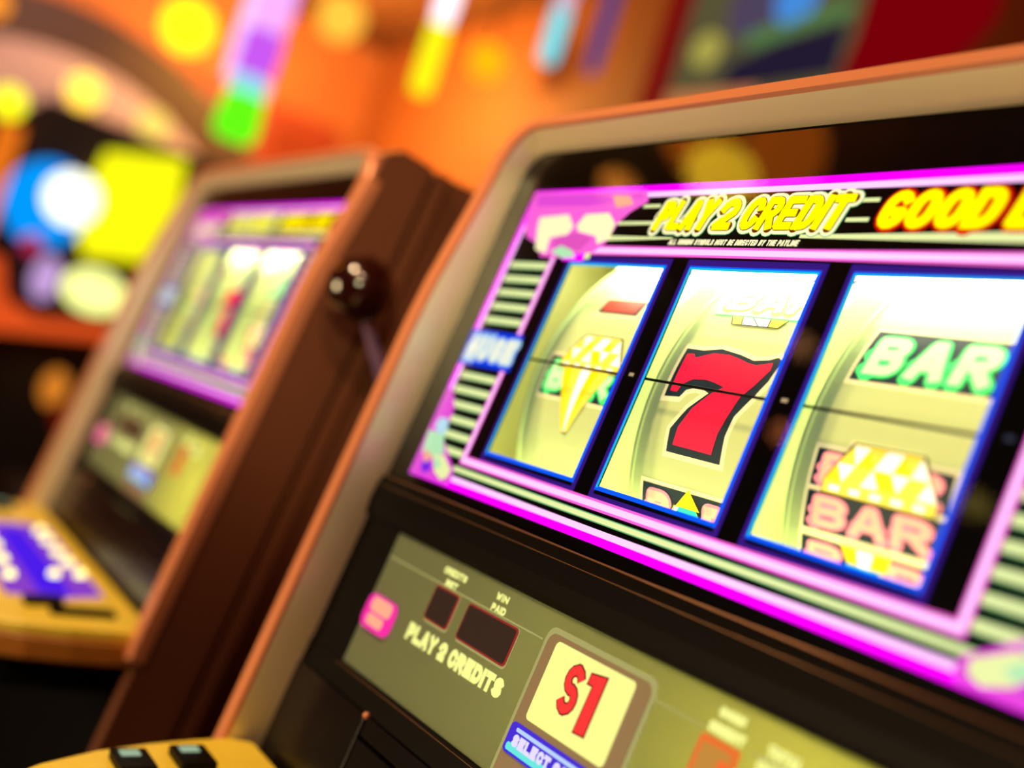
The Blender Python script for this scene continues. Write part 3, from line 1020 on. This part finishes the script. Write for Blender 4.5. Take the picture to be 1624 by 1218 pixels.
    if lever:
        mb = MB()
        pts = [(4.80, .10, -1.0), (4.93, .28, -.80), (5.05, .53, -.52), (5.17, .78, -.22), (5.25, 1.0, .0)]
        mb.tube(pts, [.06 * S, .055 * S, .05 * S, .045 * S, .04 * S], paint('violet_steel', (190, 150, 215), 0.35, metal=.4), 12, T=F)
        mb.tube([(4.67, .08, -1.05), (4.84, .10, -1.02)], .15 * S, chrome, 16, T=F)
        lv = mb.build('lever', root, smooth=True, label='chrome lever arm on the side of the machine')
        mb = MB()
        mb.ball(F(5.25, 1.0, .0), .30 * S, paint('dark_red_knob', (38, 8, 8), 0.15, coat=1.0), 28)
        mb.build('lever_knob', lv, smooth=True, label='glossy dark maroon ball knob')


main = thing('slot_machine', 'large sharp slot machine in front, with a red 7 above its $1 card', 'slot machine', (XC * S, 0, 0), group='matching three reel slot machines')
make_machine(main)
neigh = thing('slot_machine', 'blurred slot machine behind, with brown side panel and dark ball lever', 'slot machine', ((XC - 8.35) * S, 0, 0), group='matching three reel slot machines')
make_machine(neigh, lever=True)

# ------------------------------------------------------------------ room
carpet = paint('dark_carpet', (30, 10, 10), 0.95, noise=0.6, scale=14)
darkwall = paint('dark_brown_wall', (48, 22, 12), 0.8, noise=0.2, scale=3)
brownwall = paint('brown_wall', (165, 84, 30), 0.7, noise=0.2, scale=3)
ceil_m = paint('orange_ceiling', (120, 66, 30), 0.8, noise=0.1, scale=2)
mb = MB(); mb.box((-7.5, -4.0, -.1), (3.0, 2.4, 0), carpet); struct(mb.build('floor'))
mb = MB(); mb.box((-7.5, -4.0, 3.2), (3.0, 2.4, 3.3), ceil_m); struct(mb.build('ceiling'))
mb = MB(); mb.box((-7.5, 2.3, 0), (3.0, 2.4, 3.2), brownwall); struct(mb.build('wall_back'))
mb = MB(); mb.box((-7.5, -4.0, 0), (-6.6, 2.3, 3.2), paint('umber_wall', (190, 105, 55), 0.7, noise=.2, scale=3)); struct(mb.build('wall_left'))
mb = MB(); mb.box((3.0, -4.0, 0), (3.1, 2.4, 3.2), darkwall); struct(mb.build('wall_right'))
mb = MB(); mb.box((-7.5, -4.1, 0), (3.1, -4.0, 3.2), darkwall); struct(mb.build('wall_front'))

# arch in front of the end wall
cy, cz = .52, 1.10
mb = MB()
o1 = arc(cy, cz, 1.24, 1.24, 180, 0, 28)
i1 = arc(cy, cz, .93, .93, 0, 180, 28)
mb.prism([(cy - 1.24, 0)] + o1 + [(cy + 1.24, 0), (cy + .93, 0)] + i1 + [(cy - .93, 0)], -6.15, -5.95, paint('mauve_plaster', (180, 150, 165), 0.75), T=lambda a, b, c: (c, a, b))
arch = mb.build('arch')
tag(arch, 'mauve plaster arch dotted with warm bulbs behind the far game machine', 'arch')
mb = MB()
mb.prism(arc(cy, cz, 1.50, 1.50, 180, 0, 28) + arc(cy, cz, 1.25, 1.25, 0, 180, 28), -6.25, -6.0, paint('arch_dark_wood', (62, 26, 12), .6), T=lambda a, b, c: (c, a, b))
tag(mb.build('arch_moulding'), 'dark brown curved moulding above the mauve arch', 'moulding')
mb = MB()
mb.box((-6.6, cy - .92, 0), (-6.16, cy + .92, 1.95), paint('recess_black', (16, 8, 8), .8))
struct(mb.build('trim_1'))

BULB = emit('warm_bulb', (255, 205, 70), 2.2)
BULBY = emit('yellow_bulb', (255, 250, 30), 1.6)
def bulb(loc, r, mat, label, base=True):
    t = thing('bulb_lamp', label, 'lamp', loc, group='warm round lamps')
    mb = MB(); mb.ball((0, 0, 0), r, mat, 16); mb.build('bulb', t, smooth=True)
    mb = MB(); mb.tube([(-5.952 - loc[0], 0, 0), (-r * .8, 0, 0)], r * .5, bronze, 10); mb.build('socket', t)
    return t
bulb((-5.78, .30, 1.985), .075, BULBY, 'leftmost yellow bulb on the arch, above the orange strip')
bulb((-5.77, .60, 2.165), .085, BULB, 'middle warm bulb on the arch, high on its face')
bulb((-5.78, .955, 2.135), .080, emit('soft_bulb', (255, 215, 100), 1.3), 'right hand warm bulb on the arch, partly hidden')
bulb((-5.78, .105, 2.395), .07, emit('orange_bulb', (255, 150, 40), 1.3), 'small orange bulb in the very top left corner')


def globe(loc, r, mat, label, top=3.2):
    t = thing('pendant_globe', label, 'pendant lamp', loc, group='glowing pendant globes')
    mb = MB(); mb.ball((0, 0, 0), r, mat, 20); mb.build('globe', t, smooth=True)
    mb = MB(); mb.tube([(0, 0, r * .9), (0, 0, top - loc[2])], .008, black, 8); mb.build('cord', t)
globe((-5.6, .93, 2.62), .125, emit('yellow_globe', (255, 238, 20), 1.8), 'bright yellow pendant globe left of the violet light tube')
globe((-5.4, 1.58, 2.93), .12, emit('amber_globe', (255, 185, 60), 1.3), 'amber pendant globe between the violet and yellow light tubes')
globe((-4.6, 2.05, 2.80), .085, emit('deep_amber_globe', (255, 180, 10), 1.2), 'deep amber globe right of the yellow light tube')


def tube_light(x, y, z0, z1, r, segs, label, bulge=1.0):
    t = thing('light_tube', label, 'pendant lamp', (x, y, z0), group='coloured hanging light tubes')
    H = z1 - z0
    for a, b, mat, nm in segs:
        mb = MB()
        ra, rb = (r * bulge if a == 0 else r), r
        mb.tube([(0, 0, a * H), (0, 0, a * H + (b - a) * H * .15), (0, 0, b * H)], [ra * .8, ra, rb], mat, 14)
        mb.build('tube_section', t, smooth=True, label=nm)
    mb = MB(); mb.tube([(0, 0, H), (0, 0, 3.2 - z0)], .006, black, 8); mb.build('cord', t)
tube_light(-2.42, .455, 1.635, 2.275, .048, [(0, .17, emit('green_tube', (100, 255, 20), 1.1), 'green tip'), (.17, .24, emit('ice_tube', (150, 230, 240), 1.0), 'ice blue band'), (.24, .42, emit('violet_tube', (205, 90, 245), 1.0), 'violet section'), (.42, 1, emit('lilac_tube', (245, 175, 255), 1.1), 'pale lilac section')], 'widest light tube, lilac above and green at its tip', 1.15)
tube_light(-2.50, .43, 1.79, 2.40, .026, [(0, 1, emit('pale_lilac_tube', (245, 205, 255), 1.2), 'pale pink white tube')], 'pale pink white light tube just left of the violet and green one')
tube_light(-2.25, .815, 1.885, 2.40, .028, [(0, .34, emit('yellow_tube', (255, 250, 20), 1.1), 'yellow lower end'), (.34, 1, emit('white_tube', (255, 240, 250), 1.6), 'white upper part')], 'slim light tube, white above and yellow below')
tube_light(-2.10, 1.05, 2.05, 2.50, .024, [(0, .3, emit('cyan_tube', (110, 225, 235), 1.1), 'cyan lower end'), (.3, 1, emit('pink_white_tube', (225, 190, 215), 1.0), 'pinkish upper part')], 'slim light tube with cyan lower end')
tube_light(-2.05, 1.15, 2.06, 2.55, .020, [(0, 1, emit('dim_blue_tube', (88, 76, 150), .7), 'dim blue tube')], 'dim blue light tube right of the cyan one')

# warm lamps on the other side of the aisle, mirrored in the glass of the main machine
def dome(loc, r, rgb, st, label):
    t = thing('dome_lamp', label, 'pendant lamp', loc, group='warm lamps across the aisle')
    mb = MB(); mb.ball((0, 0, 0), r, emit('dome_glow_%d_%d' % (rgb[1], int(st * 10)), rgb, st), 20, (1, 1, .7)); mb.build('dome', t, smooth=True)
    mb = MB(); mb.tube([(0, 0, r * .65), (0, 0, 3.2 - loc[2])], .008, black, 8); mb.build('cord', t)
dome((-2.26, -1.46, 2.50), .11, (255, 200, 40), 9, 'bright yellow lamp mirrored above the PLAY 2 CREDIT lettering')
dome((-2.75, -1.75, 2.92), .30, (255, 120, 20), 3.2, 'wide orange lamp mirrored in the dark strip above the headline')
dome((-2.45, -1.29, 2.34), .055, (255, 150, 50), 6, 'small orange lamp mirrored just above the pink jewel')
dome((-1.98, -1.79, 2.15), .035, (255, 170, 110), 4, 'faint round lamp mirrored high between the middle and right windows')
dome((-1.98, -1.88, 1.92), .030, (255, 140, 80), 7, 'faint round lamp mirrored low between the middle and right windows')
dome((-1.55, -2.19, 1.96), .045, (220, 190, 90), 3, 'faint round lamp mirrored right of the rightmost window')
dome((-1.95, -2.02, 1.28), .040, (255, 90, 30), 4, 'dim red lamp mirrored below the middle window')

# orange light strip at the left edge
t = thing('light_column', 'narrow vertical orange light column at the left edge of the photo', 'light column', (-3.1, .05, 0))
mb = MB(); mb.tube([(0, 0, 0), (0, 0, .03)], .06, black, 18); mb.build('foot', t)
mb = MB(); mb.tube([(0, 0, .03), (0, 0, 1.0)], .02, black, 12); mb.build('post', t)
mb = MB(); mb.tube([(0, 0, 1.0), (0, 0, 1.56)], .036, emit('orange_strip', (240, 120, 25), .95), 14); mb.build('light_cylinder', t, smooth=True)

# glowing red orange wall sign behind machine two
t = thing('wall_sign', 'soft orange red lit wall sign above the neighbouring slot machine', 'sign', (-6.58, 1.70, 2.25))
mb = MB(); mb.box((0, -.50, -.02), (.05, .45, .40), paint('red_sign_box', (160, 50, 24), .6)); mb.build('sign_box', t, bevel=.01)
mb = MB(); mb.box((.05, -.40, .06), (.06, -.02, .32), emit('salmon_sign', (255, 140, 75), .9)); mb.box((.05, .06, .10), (.06, .36, .30), emit('scarlet_sign', (240, 80, 25), .8)); mb.build('sign_panel', t)

# picture sign with red border, on the wall above the main machine
t = thing('picture_sign', 'large picture sign with dark red border, top right behind the main machine', 'sign', (0, 0, 0))
def tsg(x, z, y): return (x, y, z)
RDC = emit('red_sign_border', (125, 0, 10), .9)
mb = MB()
mb.prism([(-2.52, 2.10), (-1.62, 2.10), (-1.38, 2.36), (-1.38, 2.95), (-2.52, 2.95)], 1.60, 1.75, RDC, T=tsg)
mb.build('sign_border', t, bevel=.01, label='dark red lit border')
mb = MB()
mb.prism([(-2.36, 2.13), (-1.70, 2.13), (-1.66, 2.30), (-1.66, 2.85), (-2.36, 2.85)], 1.585, 1.60, emit('sign_green_grey', (98, 92, 60), .8), T=tsg)
mb.prism([(-2.10, 2.20), (-1.68, 2.20), (-1.68, 2.33), (-1.92, 2.31), (-2.10, 2.27)], 1.575, 1.585, emit('sign_navy', (34, 26, 48)), T=tsg)
mb.prism(arc(-2.06, 2.44, .10, .10, 0, 340, 14), 1.575, 1.585, emit('sign_slate', (78, 66, 92)), T=tsg)
mb.prism(arc(-1.89, 2.44, .075, .09, 0, 340, 14), 1.570, 1.585, emit('sign_blue', (70, 140, 220)), T=tsg)
mb.prism(arc(-2.22, 2.33, .06, .05, 0, 340, 12), 1.575, 1.585, emit('sign_yellow', (175, 165, 75)), T=tsg)
mb.prism([(-2.34, 2.14), (-1.95, 2.14), (-1.95, 2.19), (-2.34, 2.21)], 1.575, 1.585, emit('sign_peach', (195, 125, 75)), T=tsg)
mb.prism([(-2.04, 2.31), (-1.68, 2.35), (-1.68, 2.38), (-2.04, 2.35)], 1.570, 1.585, emit('sign_green', (85, 125, 70)), T=tsg)
mb.build('sign_picture', t, label='blurred picture of greens, blues and yellow')
mb = MB()
for xx in (-2.4, -1.5):
    mb.box((xx - .02, 1.66, 2.95), (xx + .02, 1.70, 3.2), black)
mb.build('hanger', t)

# different game machine far left
t = thing('video_game_machine', 'distant upright game machine at far left with yellow screen and blue wheel', 'slot machine', (-3.2, .36, 0))
mb = MB()
mb.box((-.45, -.30, .03), (-.06, .34, 1.0), paint('cabinet_black', (10, 6, 6), .5)); mb.box((-.50, -.23, 1.0), (-.04, .32, 1.69), paint('cabinet_maroon', (34, 12, 10), .5)); mb.box((-.42, -.28, 0), (-.08, .32, .03), black)
mb.build('body', t, bevel=.02)
mb = MB()
mb.prism([(-.03, 1.60), (.19, 1.66), (.24, 1.34), (.0, 1.285), (-.06, 1.40)], -.04, 0, emit('yellow_screen', (250, 245, 15), 1.15), T=lambda a, b, c: (c, a, b))
mb.build('screen', t, label='glowing yellow screen')
mb = MB()
mb.prism(arc(-.145, 1.395, .115, .125, 0, 345, 24), -.04, .0, emit('blue_wheel', (0, 150, 250), 1.1), T=lambda a, b, c: (c, a, b))
wh = mb.build('wheel', t, label='bright blue wheel')
mb = MB()
mb.ball((.03, -.09, 1.43), .078, emit('white_globe', (255, 255, 235), 1.7), 18); mb.build('wheel_hub', wh, smooth=True, label='white glowing ball')
mb = MB()
mb.ball((.0, .055, 1.195), .075, emit('pale_yellow_lamp', (250, 255, 150), 1.5), 18, (.5, 1.25, .85)); mb.build('button', t, smooth=True, label='pale yellow glowing oval')
mb = MB()
mb.ball((.0, -.085, 1.19), .05, emit('lavender_lamp', (205, 165, 225), 1.0), 14, (.5, .8, 1.3)); mb.build('button', t, smooth=True, label='lavender glowing lamp')
mb = MB()
mb.ball((.0, -.15, 1.27), .03, emit('rose_lamp', (200, 45, 90), .9), 14, (.5, 1, 1)); mb.build('button', t, smooth=True, label='small rose red lamp')
mb = MB()
mb.prism([(-.28, 1.05), (-.20, 1.00), (.20, 1.085), (.19, 1.125), (-.08, 1.07), (-.18, 1.10), (-.22, 1.21), (-.26, 1.20)], -.05, .06, emit('orange_red_deck', (235, 85, 30), .95), T=lambda a, b, c: (c, a, b))
mb.build('deck', t, bevel=.005, label='orange red lit deck edge')

# stool in front of it
t = thing('casino_stool', 'dark stool with brass ball and red post in the shade at far left', 'stool', (-2.85, .42, 0))
mb = MB(); mb.tube([(0, 0, 0), (0, 0, .03)], .19, black, 24); mb.build('base', t)
mb = MB(); mb.tube([(0, 0, .03), (0, 0, .58)], .03, chrome, 14); mb.build('post', t, smooth=True)
mb = MB(); mb.tube([(0, 0, .58), (0, 0, .60), (0, 0, .64), (0, 0, .66)], [.16, .18, .18, .15], paint('black_vinyl', (14, 8, 8), .5), 28); mb.build('seat', t, smooth=True)
mb = MB()
mb.tube([(-.12, .06, .62), (-.15, .03, .74), (-.19, -.04, .86)], .022, emit('red_rail_painted_glow', (110, 22, 10), .7), 10)  # light on the rail painted in as emission
mb.build('back_rail', t, smooth=True, label='dim red back rail')
mb = MB(); mb.ball((-.21, -.055, .90), .045, emit('brass_knob_painted_glow', (230, 135, 40), .9), 14, (1, .8, 1.2)); mb.build('knob', t, smooth=True, label='brass ball')  # lit look of the brass put into the material as emission
